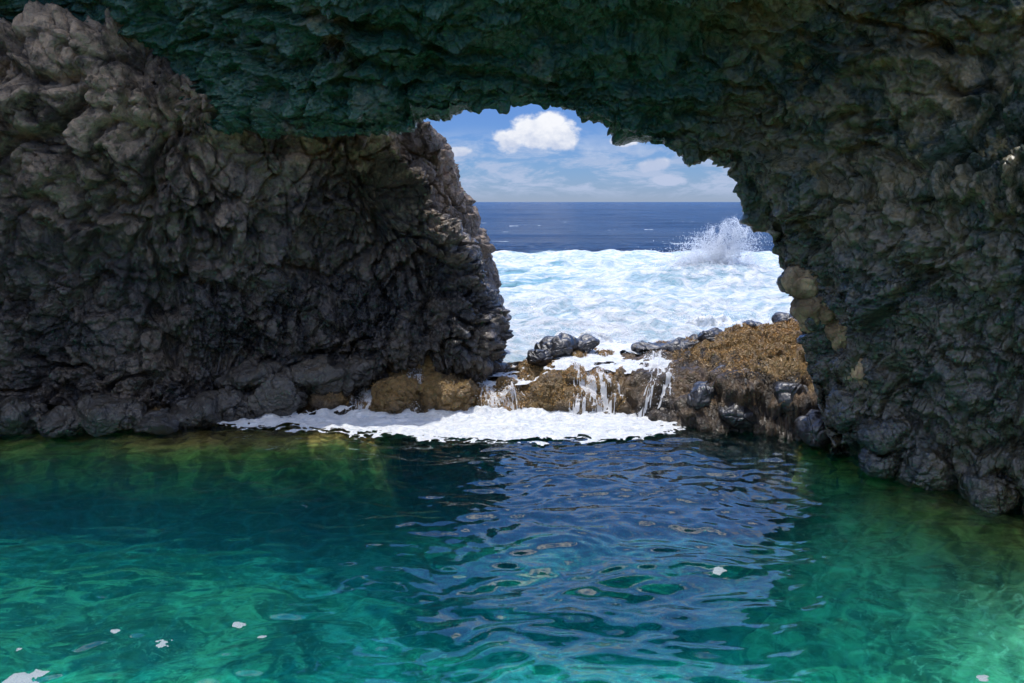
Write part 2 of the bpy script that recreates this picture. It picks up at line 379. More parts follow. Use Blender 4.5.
# unseen rock rim added behind the viewpoint so light enters from above
bw = []
for (x_, y_, h_) in [(-9.2, 9.0, 6.5), (-11.5, 6.5, 6.0), (-12.2, 3.0, 5.6), (-11.0, -1.5, 5.6), (-7.5, -5.0, 5.8), (-2.5, -6.8, 5.8), (3.0, -6.8, 6.0), (7.2, -4.5, 6.0), (9.2, -.5, 6.4), (8.9, 3.5, 6.8), (7.2, 6.6, 7.2)]:
    o2 = A([x_, y_ - 1, 0]); o2 = o2 / np.linalg.norm(o2)
    bw.append([A([x_, y_, -4.0]), A([x_, y_, 0]), A([x_, y_, h_ * .33]) + o2 * .2, A([x_, y_, h_ * .66]) + o2 * .5, A([x_, y_, h_]) + o2 * 1.0, A([x_, y_, h_ + .4]) + o2 * 3, A([x_, y_, h_ - 1]) + o2 * 6])
G = catmull(np.array(bw), params([22] * 10)).transpose(1, 0, 2); G = catmull(G, params([8, 14, 14, 14, 10, 6])); nm = net_normals(G); nm *= np.sign(((A([0, 2, 3]) - G) * nm).sum(-1).mean())
p = G.reshape(-1, 3); d = pillow(warp(p, 1.4, .3, 310), 1.6, 311) * .7 + facet(p, .7, 312) * .35
rear = link('added_rear_rim', make_mesh('added_rear_rim', p + nm.reshape(-1, 3) * d[:, None], grid_faces(*G.shape[:2]), M['cliff']), 'unseen dark rock rim added behind the viewpoint to hold back low light', 'cliff', 'structure')

# outer headland beyond the near cliff, its edge cut against the sea
oc = []
for (pxs, pys, Yb) in [([q - 9 for q in a_], b_, c_) for a_, b_, c_ in [([330, 330, 330, 340, 350], [360, 300, 230, 170, 120], 15.0), ([400, 400, 400, 395, 385], [360, 300, 230, 170, 128], 14.8), ([440, 440, 440, 425, 408], [360, 305, 230, 165, 117], 14.9),
                       ([485, 488, 478, 455, 430], [362, 308, 235, 175, 120], 15.2), ([497, 508, 496, 474, 446], [364, 312, 240, 190, 138], 15.8), ([490, 500, 490, 470, 444], [364, 312, 240, 190, 142], 17.2), ([450, 450, 440, 430, 420], [364, 312, 240, 190, 150], 19.0)]]:
    fr = [P(a, b, Yb + .18 * (4 - i)) for i, (a, b) in enumerate(zip(pxs, pys))]
    fr = [fr[0] + A([0, 0, -1.8])] + fr
    oc.append(fr + [fr[-1] + A([-.5, 1.2, -.1]), fr[-1] + A([-1.2, 3, -1.5])])
oc = np.array(oc)
G = catmull(oc, params([20, 40, 40, 44, 34, 14])).transpose(1, 0, 2); G = catmull(G, params([16, 44, 50, 50, 44, 18, 8]))
nm = net_normals(G)
if ((A([0, 0, 3.5]) - G[40:120, 40:120]) * nm[40:120, 40:120]).sum(-1).mean() < 0: nm = -nm
p = G.reshape(-1, 3); nn = nm.reshape(-1, 3)
d = pillow(warp(p, 1, .25, 90), .95, 91) * .26 + facet(warp(p, .4, .1, 92), .4, 93) * .16 + facet(p, .16, 94) * .05 + fbm(p, .25, 3, 95) * .03
m = make_mesh('headland', p + nn * (d - .05)[:, None], grid_faces(*G.shape[:2]), M['outer'])
head = link('headland', m, 'paler sunlit rock headland standing in the surf behind the dark cliff corner', 'headland', 'structure')

# ------------------------------------------------------------------ 3. rock ledge between pool and sea
lp = [(150, 428, 400, 385, 14.6), (250, 421, 385, 376, 14.6), (310, 416, 386, 372, 14.5), (350, 413, 392, 366, 14.4), (390, 414, 372, 354, 14.1), (432, 415, 366, 352, 14.0), (462, 415, 382, 366, 14.2), (500, 417, 392, 377, 14.6), (525, 417, 384, 364, 14.6),
      (560, 417, 372, 351, 14.6), (600, 418, 376, 354, 14.6), (640, 420, 376, 352, 14.6), (680, 428, 378, 348, 14.6), (720, 434, 376, 343, 14.5), (760, 437, 368, 334, 14.2), (800, 440, 352, 326, 13.8), (850, 446, 345, 322, 13.6), (930, 450, 345, 320, 13.6)]
cx, yf, yb, zb, yc, zc = [], [], [], [], [], []
for px, fy, by, cy, Yc in lp:
    f_ = P(px, fy, Z=0); b_ = P(px, by, f_[1] + .75); c_ = P(px, cy, Yc)
    cx.append(f_[0]); yf.append(f_[1]); yb.append(b_[1]); zb.append(b_[2]); yc.append(c_[1]); zc.append(c_[2])
cx, yf, yb, zb, yc, zc = map(A, (cx, yf, yb, zb, yc, zc))
def ledge_base(x, y):
    f = lambda t: np.interp(x, cx, t)
    F_, B_, Zb, Cc, Zc = f(yf), f(yb), f(zb), f(yc), f(zc)
    s = np.where(y < F_, -(F_ - y) * 2.4, 0)
    t = np.clip((y - F_) / (B_ - F_), 0, 1); s = np.where((y >= F_) & (y < B_), Zb * np.sin(t * math.pi / 2) ** .85, s)
    t = np.clip((y - B_) / (Cc - B_), 0, 1); s = np.where((y >= B_) & (y < Cc), Zb + (Zc - Zb) * t ** 1.3, s)
    t = (y - Cc); s = np.where(y >= Cc, Zc - .9 * np.clip(t, 0, 9) ** 1.4, s)
    return np.clip(s, -3.4, 9)
xs = np.arange(-6.2, 6.0, .03); ys = np.concatenate([np.arange(11.2, 12.3, .05), np.arange(12.3, 15.0, .022), np.arange(15.0, 17, .06)])
X, Y = np.meshgrid(xs, ys, indexing='ij'); Zg = ledge_base(X.ravel(), Y.ravel()).reshape(X.shape)
G = np.stack([X, Y, Zg], -1); nm = net_normals(G)
if nm[..., 2].mean() < 0: nm = -nm
p = G.reshape(-1, 3); nn = nm.reshape(-1, 3); pw = warp(p, .8, .16, 100)
rt = sstep(2.0, 3.2, p[:, 0]) * sstep(1.0, .4, p[:, 2])
d = pillow(pw, .75, 101) * .24 + pillow(warp(p, .3, .08, 102), .30, 103) * .13 + facet(p, .13, 104) * .035 + fbm(p, .12, 3, 105) * .03 + rt * (facet(pw, .40, 106) * .26 + pillow(pw, .22, 107) * .10)
V = p + nn * (d - .04)[:, None]
m = make_mesh('rock_ledge', V, grid_faces(*G.shape[:2]), M['ledge'])
ledge = link('rock_ledge', m, 'low reef of brown weed covered rock separating the calm pool from the surf', 'rock ledge', 'structure')
LV = V; lt = BVHTree.FromPolygons(V.tolist(), grid_faces(*G.shape[:2]).tolist())
def ledge_z(x, y, default=-9):
    h = lt.ray_cast(Vector((x, y, 6)), Vector((0, 0, -1)))
    return h[0].z if h[0] is not None else default

# ------------------------------------------------------------------ 4. pool floor
def floor_z(x, y):
    p = np.stack([x, y, np.zeros_like(x)], 1)
    z = -2.7 + .35 * fbm(p, 2.4, 3, 110)
    z = z - 1.7 * sstep(-3.4, -1.2, x + .18 * (y - 9)) * sstep(4.6, 2.6, x + .1 * (y - 9)) * sstep(5, 7.5, y)
    z = np.maximum(z, 2.2 - 1.55 * np.clip(y + .5, 0, 99))                                   # shore under the viewpoint
    wl = np.interp(y, [4, 8.3, 11.2, 13], [7.6, 6.0, 4.45, 4.3])                              # foot of the right wall
    z = z - 1.9 * sstep(9.5, 10.6, y - .1 * x) * sstep(-1.0, -1.8, x)
    z = np.maximum(z, -.16 - (.85 + 3.5 * sstep(9.6, 10.6, y)) * np.clip(wl - x - .15, 0, 9) ** 1.15)
    sh = sstep(10.95, 11.45, y + .35 * vnoise(p, 1.3, 111)) * sstep(-.9, -2.2, x)                # golden shelf at the foot of the cliff
    z = np.maximum(z, -3.2 + 3.02 * sh)
    z = np.maximum(z, -3.2 + 2.6 * sstep(-6.8, -9.5, x + .12 * y))
    return z
xs = np.arange(-13, 9.5, .055); ys = np.arange(-3, 13.4, .055)
X, Y = np.meshgrid(xs, ys, indexing='ij'); x, y = X.ravel(), Y.ravel(); z = floor_z(x, y)
p = np.stack([x, y, z], 1); pw = warp(p, .6, .15, 112)
cob = pillow(pw, .85, 113, .25) * .16 * sstep(-.15, .35, fbm(p, 2.0, 2, 114)) + pillow(pw, .3, 115, .3) * .07 + fbm(p, .5, 3, 116) * .03
p[:, 2] += cob
m, n = mat('pool_bed'); q = n.pos(); zz = n.xyz(q)[2]
b1_ = n.noise(q, .8, 5, .6, .6); b2_ = n.noise(q, 3.2, 5, .6, .8)
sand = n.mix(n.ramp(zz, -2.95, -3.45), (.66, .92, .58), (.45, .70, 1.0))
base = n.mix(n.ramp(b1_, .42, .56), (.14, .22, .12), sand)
base = n.mix(n.ramp(b2_, .48, .62, 0, .75), base, (.05, .11, .06))
base = n.mix(n.ramp(n.noise(q, 8, 4, .6, .5), .56, .64, 0, .75), base, (.85, .92, .75))
gold = n.mix(n.ramp(b2_, .4, .6), (.22, .14, .03), (.66, .48, .14))
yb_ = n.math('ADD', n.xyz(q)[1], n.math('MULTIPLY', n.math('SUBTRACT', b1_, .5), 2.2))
base = n.mix(n.math('MULTIPLY', n.ramp(yb_, 10.3, 11.2), .93), base, (.022, .030, .034))                                    # dark band painted into the bed by cliff and ledge, standing in for shade
base = n.mix(n.ramp(zz, -1.1, -.45), base, gold)
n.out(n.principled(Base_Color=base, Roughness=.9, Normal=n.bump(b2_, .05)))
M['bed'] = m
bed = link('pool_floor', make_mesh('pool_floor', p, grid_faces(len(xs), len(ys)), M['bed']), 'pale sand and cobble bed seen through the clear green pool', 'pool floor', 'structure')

# ------------------------------------------------------------------ 5. pool water
m, n = mat('pool_water'); q = n.pos()
h = n.math('ADD', n.math('MULTIPLY', n.noise(n.scale(q, (3.0, 6.0, 1)), 1.0, 1, .4, .4), .009), n.math('MULTIPLY', n.noise(n.scale(q, (13, 22, 1)), 1.0, 1, .5), .0010))
nb = n.bump(h, 1.0, 1.0)
fr = n.new('ShaderNodeFresnel', i_IOR=1.75, i_Normal=nb).outputs[0]
gl = n.new('ShaderNodeBsdfAnisotropic', i_Roughness=.02, i_Normal=nb)
rf = n.new('ShaderNodeBsdfRefraction', i_IOR=1.33, i_Roughness=.0, i_Normal=nb); 
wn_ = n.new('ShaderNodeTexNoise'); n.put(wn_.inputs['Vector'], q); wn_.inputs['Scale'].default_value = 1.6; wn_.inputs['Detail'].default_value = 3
pc = n.scale(n.vmath('ADD', q, n.scale(wn_.outputs['Color'], (.55, .55, 0))), (1, 1, 0))          # caustic net painted into the transparent colour, for ripple-focused sunlight
caustic_net = n.math('MAXIMUM', n.ramp(n.voro(pc, 2.3, 'DISTANCE_TO_EDGE'), .13, .0), n.math('MULTIPLY', n.ramp(n.voro(pc, 4.4, 'DISTANCE_TO_EDGE'), .12, .0), .55))
tr = n.new('ShaderNodeBsdfTransparent'); n.put(tr.inputs[0], n.mix(caustic_net, (.62, .64, .64), (1, 1, 1)))
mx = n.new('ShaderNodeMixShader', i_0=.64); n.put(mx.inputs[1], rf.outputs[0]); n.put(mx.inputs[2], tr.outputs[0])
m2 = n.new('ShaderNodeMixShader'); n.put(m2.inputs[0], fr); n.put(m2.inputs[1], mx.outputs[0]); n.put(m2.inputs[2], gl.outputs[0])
ab = n.new('ShaderNodeVolumeAbsorption', i_Color=(.05, .905, .915), i_Density=.48)
vs = n.new('ShaderNodeVolumeScatter', i_Color=(.02, .42, .9), i_Density=.075)
ad = n.new('ShaderNodeAddShader'); n.put(ad.inputs[0], ab.outputs[0]); n.put(ad.inputs[1], vs.outputs[0])
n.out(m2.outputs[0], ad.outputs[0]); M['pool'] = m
xs = np.concatenate([np.arange(-14, -7.6, .12), np.arange(-7.6, 6.6, .028), np.arange(6.6, 9.6, .12)]); ys = np.concatenate([np.arange(-1, 4.0, .12), np.arange(4.0, 12.6, .024)])
zf = lambda x, y: wave(x, y)
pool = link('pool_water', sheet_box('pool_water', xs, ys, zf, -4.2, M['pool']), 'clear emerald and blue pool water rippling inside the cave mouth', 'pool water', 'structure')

# ------------------------------------------------------------------ 6. sea
Ys = np.concatenate([np.linspace(14.2, 24, 150)[:-1], np.geomspace(24, 70, 200)[:-1], np.geomspace(70, 400, 140)[:-1], np.geomspace(400, 40000, 60)])
pxs = np.concatenate([np.linspace(-2200, 380, 60)[:-1], np.linspace(380, 840, 330), np.linspace(840, 2600, 50)[1:]])
tx = (pxs - 512) / F
X = np.outer(np.ones(len(Ys)), tx) * Ys[:, None] * 1.015; Y = np.outer(Ys, np.ones(len(tx))); x, y = X.ravel(), Y.ravel()
p0 = np.stack([x, y, 0 * x], 1)
wy = y + 2.2 * fbm(p0, 9, 2, 120) + .12 * x
def ridge(c, w, a): return a * np.exp(-((wy - c) / w) ** 2)
breakx = np.exp(-((x - 7.2) / 3.4) ** 2)
z = ridge(19.5, 1.3, .32) + ridge(25, 1.2, .5) + ridge(31, 2.3, .35 + .95 * breakx) + ridge(38, 1.8, .55) + ridge(44, 2, .5) + ridge(49, 2.5, .45)
z += .42 * sstep(18.5, 15.2, y) + .05
z += sstep(75, 50, y) * (pillow(p0 * A([.6, 1, 1]), 1.9, 121, .5) * .22 + ridged(warp(p0, 2, .5, 129) * A([.5, 1, 1]), 1.6, 5, 122) * .20 + fbm(p0, .3, 2, 124) * .04 * sstep(45, 20, y))
z += sstep(50, 90, y) * sstep(4000, 400, y) * (.22 * fbm(p0 * A([.35, 1, 1]), 9, 4, 123) + .35 * fbm(p0 * A([.3, 1, 1]), 40, 2, 125))
V = np.stack([x, y, z], 1)
edge = 49 + 2.5 * fbm(p0, 12, 3, 126)
foam = sstep(edge + .8, edge - .8, y)
patch = fbm(p0 * A([.4, 1, 1]), 3.2, 5, 127, .62)
trough = sstep(.12, -.10, z - sstep(18.5, 15.2, y) * .42 - .18)
thin = sstep(-.10, .75, patch + .5 * trough * sstep(20, 26, y) - .15)
foam = foam * (1 - .75 * thin)
foam = np.maximum(foam, sstep(.80, .95, fbm(p0 * A([.6, 1, 1]), 4, 5, 128, .65)) * sstep(400, 80, y) * .5)
turq = np.exp(-(((x - 5.9) / 1.5) ** 2 + ((wy - 29.3) / 1.3) ** 2)) * .9
foam = foam * (1 - .55 * turq)
Fm = grid_faces(len(Ys), len(tx))
m, n = mat('sea_surface'); q = n.pos(); yy = n.xyz(q)[1]
at = n.new('ShaderNodeAttribute', attribute_name='foam').outputs['Fac']
fz = n.noise(n.scale(q, (1.5, 2.2, 2)), 1.0, 8, .68, .8)
fm = n.ramp(n.math('ADD', at, n.math('MULTIPLY', n.math('SUBTRACT', fz, .5), .9)), .22, .62)
deepm = n.noise(n.scale(q, (.012, .03, 0)), 1.0, 4, .6)
deep = n.mix(n.ramp(deepm, .35, .65), (.005, .018, .050), (.010, .032, .080))
turqc = n.ramp(yy, 50, 44)
water = n.mix(turqc, deep, (.24, .47, .53))
hb = n.math('ADD', n.math('MULTIPLY', n.noise(n.scale(q, (.5, 1.5, 1)), 1.0, 8, .65), .35), n.math('MULTIPLY', n.noise(n.scale(q, (.05, .16, 1)), 1.0, 7, .68), 4.0))
nb = n.bump(hb, 1.0, 1.0)
ws = n.principled(Base_Color=water, Roughness=.22, IOR=1.33, Normal=nb, Specular_IOR_Level=.22)
fh = n.math('ADD', n.noise(q, 3.5, 8, .7, .5), n.math('MULTIPLY', fz, .8))
fs = n.principled(Base_Color=n.mix(n.ramp(fz, .35, .62), (.32, .47, .53), (.76, .77, .77)), Roughness=.8, Normal=n.bump(fh, .22), Subsurface_Weight=0.0)
mx = n.new('ShaderNodeMixShader'); n.put(mx.inputs[0], fm); n.put(mx.inputs[1], ws); n.put(mx.inputs[2], fs)
n.out(mx.outputs[0]); M['sea'] = m
sm = make_mesh('sea', V, Fm, M['sea'])
at_ = sm.attributes.new('foam', 'FLOAT', 'POINT'); at_.data.foreach_set('value', foam.astype(np.float32))
sea = link('sea', sm, 'open blue sea with a broad band of white surf rolling in behind the ledge', 'sea', 'structure')

# ------------------------------------------------------------------ foam and spray
m, n = mat('foam'); q = n.pos(); f1 = n.noise(q, 9, 8, .7, .6)
n.out(n.principled(Base_Color=n.mix(n.ramp(f1, .3, .6), (.68, .74, .77), (.92, .93, .92)), Roughness=.7, Normal=n.bump(f1, .12)))
M['foam'] = m
m, n = mat('spray'); d_ = n.new('ShaderNodeBsdfDiffuse', i_Color=(.96, .97, .98)); t_ = n.new('ShaderNodeBsdfTranslucent', i_Color=(.96, .97, .98)); x_ = n.new('ShaderNodeMixShader', i_0=.5); n.put(x_.inputs[1], d_.outputs[0]); n.put(x_.inputs[2], t_.outputs[0]); n.out(x_.outputs[0]); M['spray'] = m

def ico(sub):
    import bmesh
    bm = bmesh.new(); bmesh.ops.create_icosphere(bm, subdivisions=sub, radius=1)
    V = A([v.co[:] for v in bm.verts]); Fc = A([[v.index for v in f.verts] for f in bm.faces]); bm.free(); return V, Fc
IVm, IFm = ico(3)
OCT = A([[1, 0, 0], [-1, 0, 0], [0, 1, 0], [0, -1, 0], [0, 0, 1], [0, 0, -1]], dtype=np.float64)
OCF = A([[0, 2, 4], [2, 1, 4], [1, 3, 4], [3, 0, 4], [2, 0, 5], [1, 2, 5], [3, 1, 5], [0, 3, 5]])
def droplets(name, pts, rad):
    n_ = len(pts); jit = RNG.uniform(.6, 1.4, (n_, 1, 3))
    V = (pts[:, None, :] + OCT[None] * rad[:, None, None] * jit).reshape(-1, 3)
    Fc = (np.arange(n_)[:, None, None] * 6 + OCF[None]).reshape(-1, 3)
    return make_mesh(name, V, Fc, M['spray'])

# pool foam carpet at the foot of the ledge
poly = [(203, 426), (235, 419), (300, 415), (350, 410), (420, 411), (470, 408), (520, 408), (560, 412), (600, 413), (650, 414), (672, 422), (686, 430), (668, 439), (630, 443), (560, 446), (500, 446), (440, 444), (400, 440), (350, 437), (290, 433), (240, 432)]
pw_ = A([P(a, b, Z=0)[:2] for a, b in poly])
def in_poly(x, y, pg):
    ins = np.zeros(len(x), bool); d = np.full(len(x), 9.0)
    for i in range(len(pg)):
        a, b = pg[i], pg[(i + 1) % len(pg)]
        c = ((a[1] > y) != (b[1] > y)) & (x < (b[0] - a[0]) * (y - a[1]) / (b[1] - a[1] + 1e-12) + a[0]); ins ^= c
        e = b - a; t = np.clip(((x - a[0]) * e[0] + (y - a[1]) * e[1]) / (e @ e), 0, 1)
        d = np.minimum(d, np.hypot(x - a[0] - t * e[0], y - a[1] - t * e[1]))
    return np.where(ins, d, -d)
xs = np.arange(-5.2, 3.2, .016); ys = np.arange(10.9, 13.4, .016); X, Y = np.meshgrid(xs, ys, indexing='ij'); x, y = X.ravel(), Y.ravel()
p0 = np.stack([x, y, 0 * x], 1); sd = in_poly(x, y, pw_)
holes = fbm(p0 * A([.45, 1, 1]), .34, 5, 131, .6)
mask = sstep(-.10, .12, sd + .16 * fbm(p0 * A([.5, 1, 1]), .4, 4, 130)) - .75 * sstep(.38, .62, holes) * sstep(.9, .1, sd)
frothy = sstep(12.0, 12.9, y)
z = wave(x, y) + .012 + .05 * np.clip(mask, 0, 1) * (.5 + .5 * fbm(p0, .25, 4, 132)) + frothy * (.07 * fbm(p0, .22, 3, 133) + .05)
F1, F2w, _, _ = worley(warp(p0, .3, .1, 134) * A([.6, 1, 1]), .17, 135)
lace = 1 - sstep(.05, .30, F2w - F1); lz = sstep(.42, .05, sd + .2 * fbm(p0, .5, 3, 136))
mask = np.where(lz > .02, np.minimum(mask, 1 - lz * (1.05 - lace * 1.1)), mask)
mask = mask * sstep(-.12, .0, sd + .1 * fbm(p0, .2, 3, 137))
kv = (mask > .42).reshape(X.shape); kf = (kv[:-1, :-1] & kv[1:, :-1] & kv[1:, 1:] & kv[:-1, 1:]).ravel()
V2, F2_, _ = compact(np.stack([x, y, z], 1), grid_faces(len(xs), len(ys), kf))
link('pool_foam', make_mesh('pool_foam', V2, F2_, M['foam']), 'thick white foam carpet floating on the pool below the ledge', 'foam', 'stuff')

# cascades draped down the ledge
def cascade(name, label, x0, x1, ytop, ybot, seed, dens=.0, drift=0.0, parts=True):
    nu, nv = max(12, int((x1 - x0) / .008)), int((ytop - ybot) / .014)
    u = np.linspace(0, 1, nu); v = np.linspace(0, 1, nv); G = np.zeros((nu, nv, 3)); pz = None
    for j in range(nv):
        yy_ = ytop + (ybot - ytop) * v[j]
        for i in range(nu):
            xx = x0 + (x1 - x0) * (.5 + (u[i] - .5) * (.75 + .5 * v[j])) + drift * v[j] ** 1.5 + .06 * math.sin(7 * v[j] + seed)
            G[i, j] = (xx, yy_, ledge_z(xx, yy_, 0))
    Z = np.maximum(G[..., 2], -.05)
    for j in range(1, nv): Z[:, j] = np.maximum(Z[:, j], Z[:, j - 1] - .055)                    # water leaps off steep drops
    k = 3
    Zs = Z.copy()
    for s in range(1, k): Zs[s:-s] = (Zs[s:-s] + Z[2 * s:] + Z[:-2 * s]) / 3
    G[..., 2] = Zs + .018
    q = G.reshape(-1, 3); uv = np.stack([np.repeat(u * (x1 - x0), nv), np.tile(v * (ytop - ybot), nu), np.full(nu * nv, seed * 3.1)], 1)
    st = fbm(uv * A([1, .16, 1]), .075, 5, 140 + seed, .68) + .25 * fbm(uv, .12, 3, 145 + seed); ed = 1 - np.abs(np.repeat(u, nv) * 2 - 1) ** 3
    mk = st + .5 * fbm(uv * A([1, .3, 1]), .022, 2, 149 + seed) + dens + ed * .7 - .6
    q[:, 2] += .022 * st
    keep = (mk > 0).reshape(nu, nv); kf = (keep[:-1, :-1] & keep[1:, :-1] & keep[1:, 1:] & keep[:-1, 1:]).ravel()
    V2, F2_, _ = compact(q, grid_faces(nu, nv, kf))
    o = link(name, make_mesh(name, V2, F2_, M['spray']), label, 'waterfall', group='small cascades spilling over the ledge')
    if parts:
        nd = int(2500 * (x1 - x0)); ii = RNG.integers(0, len(V2), nd); pt = V2[ii] + RNG.normal(0, 1, (nd, 3)) * A([.04, .05, .05]) + A([0, -.04, .03])
        link('spray', droplets('spray', pt, RNG.uniform(.002, .007, nd)), kind='stuff', parent=o)
    rebase(o)
wx = lambda px, Y: P(px, 400, Y)[0]
cascade('cascade', 'widest white cascade pouring through the gap between the two brown rock humps', wx(472, 13.5), wx(520, 13.5), 15.2, 12.55, 1, .22)
cascade('cascade', 'broken white cascade falling below the black boulders in the ledge centre', wx(570, 13.4), wx(618, 13.4), 14.4, 12.55, 2, .02, -.1)
cascade('cascade', 'thin slanting white cascade at the foam carpet\'s end beside bare dark rock', wx(652, 13.2), wx(682, 13.2), 14.2, 12.5, 3, -.05, -.35)
cascade('cascade', 'faint trickle of white water down the ledge at the foot of the dark cliff', wx(346, 13.2), wx(372, 13.2), 13.7, 12.7, 4, -.12)
cascade('cascade', 'short white trickle running over the large brown hump beside the gap', wx(398, 13.2), wx(425, 13.2), 13.6, 12.7, 5, -.22)

# thin sheet of white water lying in hollows on top of the ledge
xs = np.arange(-1.6, 3.6, .022); ys = np.arange(13.2, 16.6, .022); X, Y = np.meshgrid(xs, ys, indexing='ij'); x, y = X.ravel(), Y.ravel()
zl = A([ledge_z(a, b, -5) for a, b in zip(x, y)])
p0 = np.stack([x, y, 0 * x], 1)
lev = np.interp(x, [-1.6, -.6, -.1, .25, .6, 1.5, 2.6, 3.6], [.50, .50, .46, .52, .70, .74, .74, .70]) + .03 * fbm(p0, .5, 3, 150)
lev = lev - .12 * sstep(13.9, 13.3, y) - .22 * sstep(14.9, 16, y) + .07 * fbm(p0, .35, 4, 153) * sstep(14, 15, y)
ok = (lev > zl - .01) & (y > 13.35 + .1 * fbm(p0, .4, 3, 151)) & (fbm(p0 * A([.6, 1, 1]), .35, 4, 152) + .7 * sstep(14.2, 15.2, y) > -.32)
kv = ok.reshape(X.shape); kf = (kv[:-1, :-1] & kv[1:, :-1] & kv[1:, 1:] & kv[:-1, 1:]).ravel()
V2, F2_, _ = compact(np.stack([x, y, np.maximum(lev, zl + .006)], 1), grid_faces(len(xs), len(ys), kf))
link('wash_foam', make_mesh('wash_foam', V2, F2_, M['foam']), 'white sea wash lying in the hollows on top of the rock ledge', 'foam', 'stuff')

# the breaking wave: lumpy foam plume with spray thrown off it
cxw, cyw = P(717, 300, 30)[0], 30.0
nu, nv = 150, 70; th = np.linspace(0, 2 * math.pi, nu); hh = np.linspace(0, 1, nv); T, H = np.meshgrid(th, hh, indexing='ij')
hx = 2.3 * (1 - H ** .9 * .88); hy = 1.1 * (1 - H * .85)
G = np.stack([cxw - .4 + .8 * H + np.cos(T) * hx, cyw + np.sin(T) * hy, -.2 + 1.7 * H ** 1.2], -1)
p = G.reshape(-1, 3); ax = A([cxw, cyw, .4]); nd = (p - ax) / A([2.4, 1, 1]); nd /= np.linalg.norm(nd, axis=1, keepdims=True)
dd = pillow(p, .8, 160, .4) * .45 + pillow(p, .33, 161, .4) * .22 + fbm(p, .2, 3, 162) * .12
wv = link('breaking_wave', make_mesh('breaking_wave', p + nd * dd[:, None], grid_faces(nu, nv), M['spray']), 'white wave bursting upward into a pointed plume of spray on the surf', 'wave')
n_ = 70000; k = RNG.uniform(0, 1, n_); h_ = k ** 1.25; sx = 3.0 * (1 - h_) ** .55 + .25
pt = np.stack([cxw - .7 + 1.1 * h_ + RNG.normal(0, .36, n_) * sx, cyw + RNG.normal(0, .35, n_) * (1.3 - h_), (.05 + 2.65 * h_ ** .95) + RNG.normal(0, .13, n_)], 1)
pt = warp(pt, .5, .16, 165)
pt = pt[fbm(pt * A([1, 1, .5]), .35, 3, 166) > -.25 - .5 * (1 - pt[:, 2] / 2.4)]
link('spray', droplets('spray', pt, RNG.uniform(.006, .022, len(pt)) * (1.25 - .3 * pt[:, 2])), kind='stuff', parent=wv)
mi = link('mist', make_mesh('mist', IVm * A([3.1, 1.5, 1.9]) + A([cxw + .1, cyw, .75]), IFm), parent=wv)
mm_, n = mat('spray_mist'); q = n.pos(); dd_ = n.vmath('MULTIPLY', n.vmath('SUBTRACT', q, (cxw + .1, cyw, .1)), (1 / 2.6, 1 / 1.3, 1 / 2.4))
ln_ = n.new('ShaderNodeVectorMath', operation='LENGTH'); n.put(ln_.inputs[0], dd_)
de = n.math('SUBTRACT', n.math('ADD', 1.0, n.math('MULTIPLY', n.math('SUBTRACT', n.noise(n.scale(q, (1.5, 1.5, .9)), 1.0, 5, .65), .5), 2.4)), n.math('MULTIPLY', ln_.outputs['Value'], 1.25))
de = n.math('MULTIPLY', n.ramp(de, .0, .6), 1.0)
vsn = n.new('ShaderNodeVolumeScatter', i_Color=(.99, .99, 1), i_Density=de); n.out(None, vsn.outputs[0]); mi.data.materials.append(mm_)
rebase(wv)
# low crest of the next wave in front of the headland, with its thrown drops
def surge(label, x0, x1, y0, hgt, seed, nd, rise=0.0, spread=.25):
    nu, nv = int((x1 - x0) / .05), 46
    u = np.linspace(0, 1, nu); v = np.linspace(0, 1, nv); U, W = np.meshgrid(u, v, indexing='ij')
    env = np.sin(U * math.pi) ** .6
    G = np.stack([x0 + (x1 - x0) * U, y0 + (W - .5) * 1.7 + .25 * np.sin(U * 5 + seed), -.15 + (hgt * env + rise * U) * np.exp(-((W - .45) / .2) ** 2)], -1)
    p = G.reshape(-1, 3); dz = pillow(p, .5, seed, .5) * .12 + fbm(p, .3, 5, seed + 1, .6) * .20
    q = p + np.stack([0 * dz, -dz * .6, dz], 1) * np.repeat(env.ravel()[:, None], 3, 1)
    o = link('surf_crest', make_mesh('surf_crest', q, grid_faces(nu, nv), M['foam']), label, 'wave', group='foaming wave crests in the surf')
    ii = RNG.integers(0, len(q), nd); pt = q[ii] + RNG.normal(0, 1, (nd, 3)) * A([.2, .2, spread]) ; pt = pt[pt[:, 2] > .1]
    link('spray', droplets('spray', pt, RNG.uniform(.006, .018, len(pt))), kind='stuff', parent=o); rebase(o)
surge('foaming wave crest climbing the black boulders in the ledge centre', P(520, 330, 19)[0], P(640, 330, 19)[0], 19.0, .55, 171, 2500)
surge('low foaming crest rolling past the pointed foot of the headland', P(505, 330, 24)[0], P(585, 330, 24)[0], 24.0, .5, 173, 1800)
surge('long foaming crest heading for the brown weedy slope by the side wall', P(640, 320, 22)[0], P(810, 320, 22)[0], 21.5, .5, 175, 2600)
surge('distant foaming crest under the horizon, behind the bursting plume', P(560, 262, 44)[0], P(790, 262, 44)[0], 45.0, .7, 177, 2500)
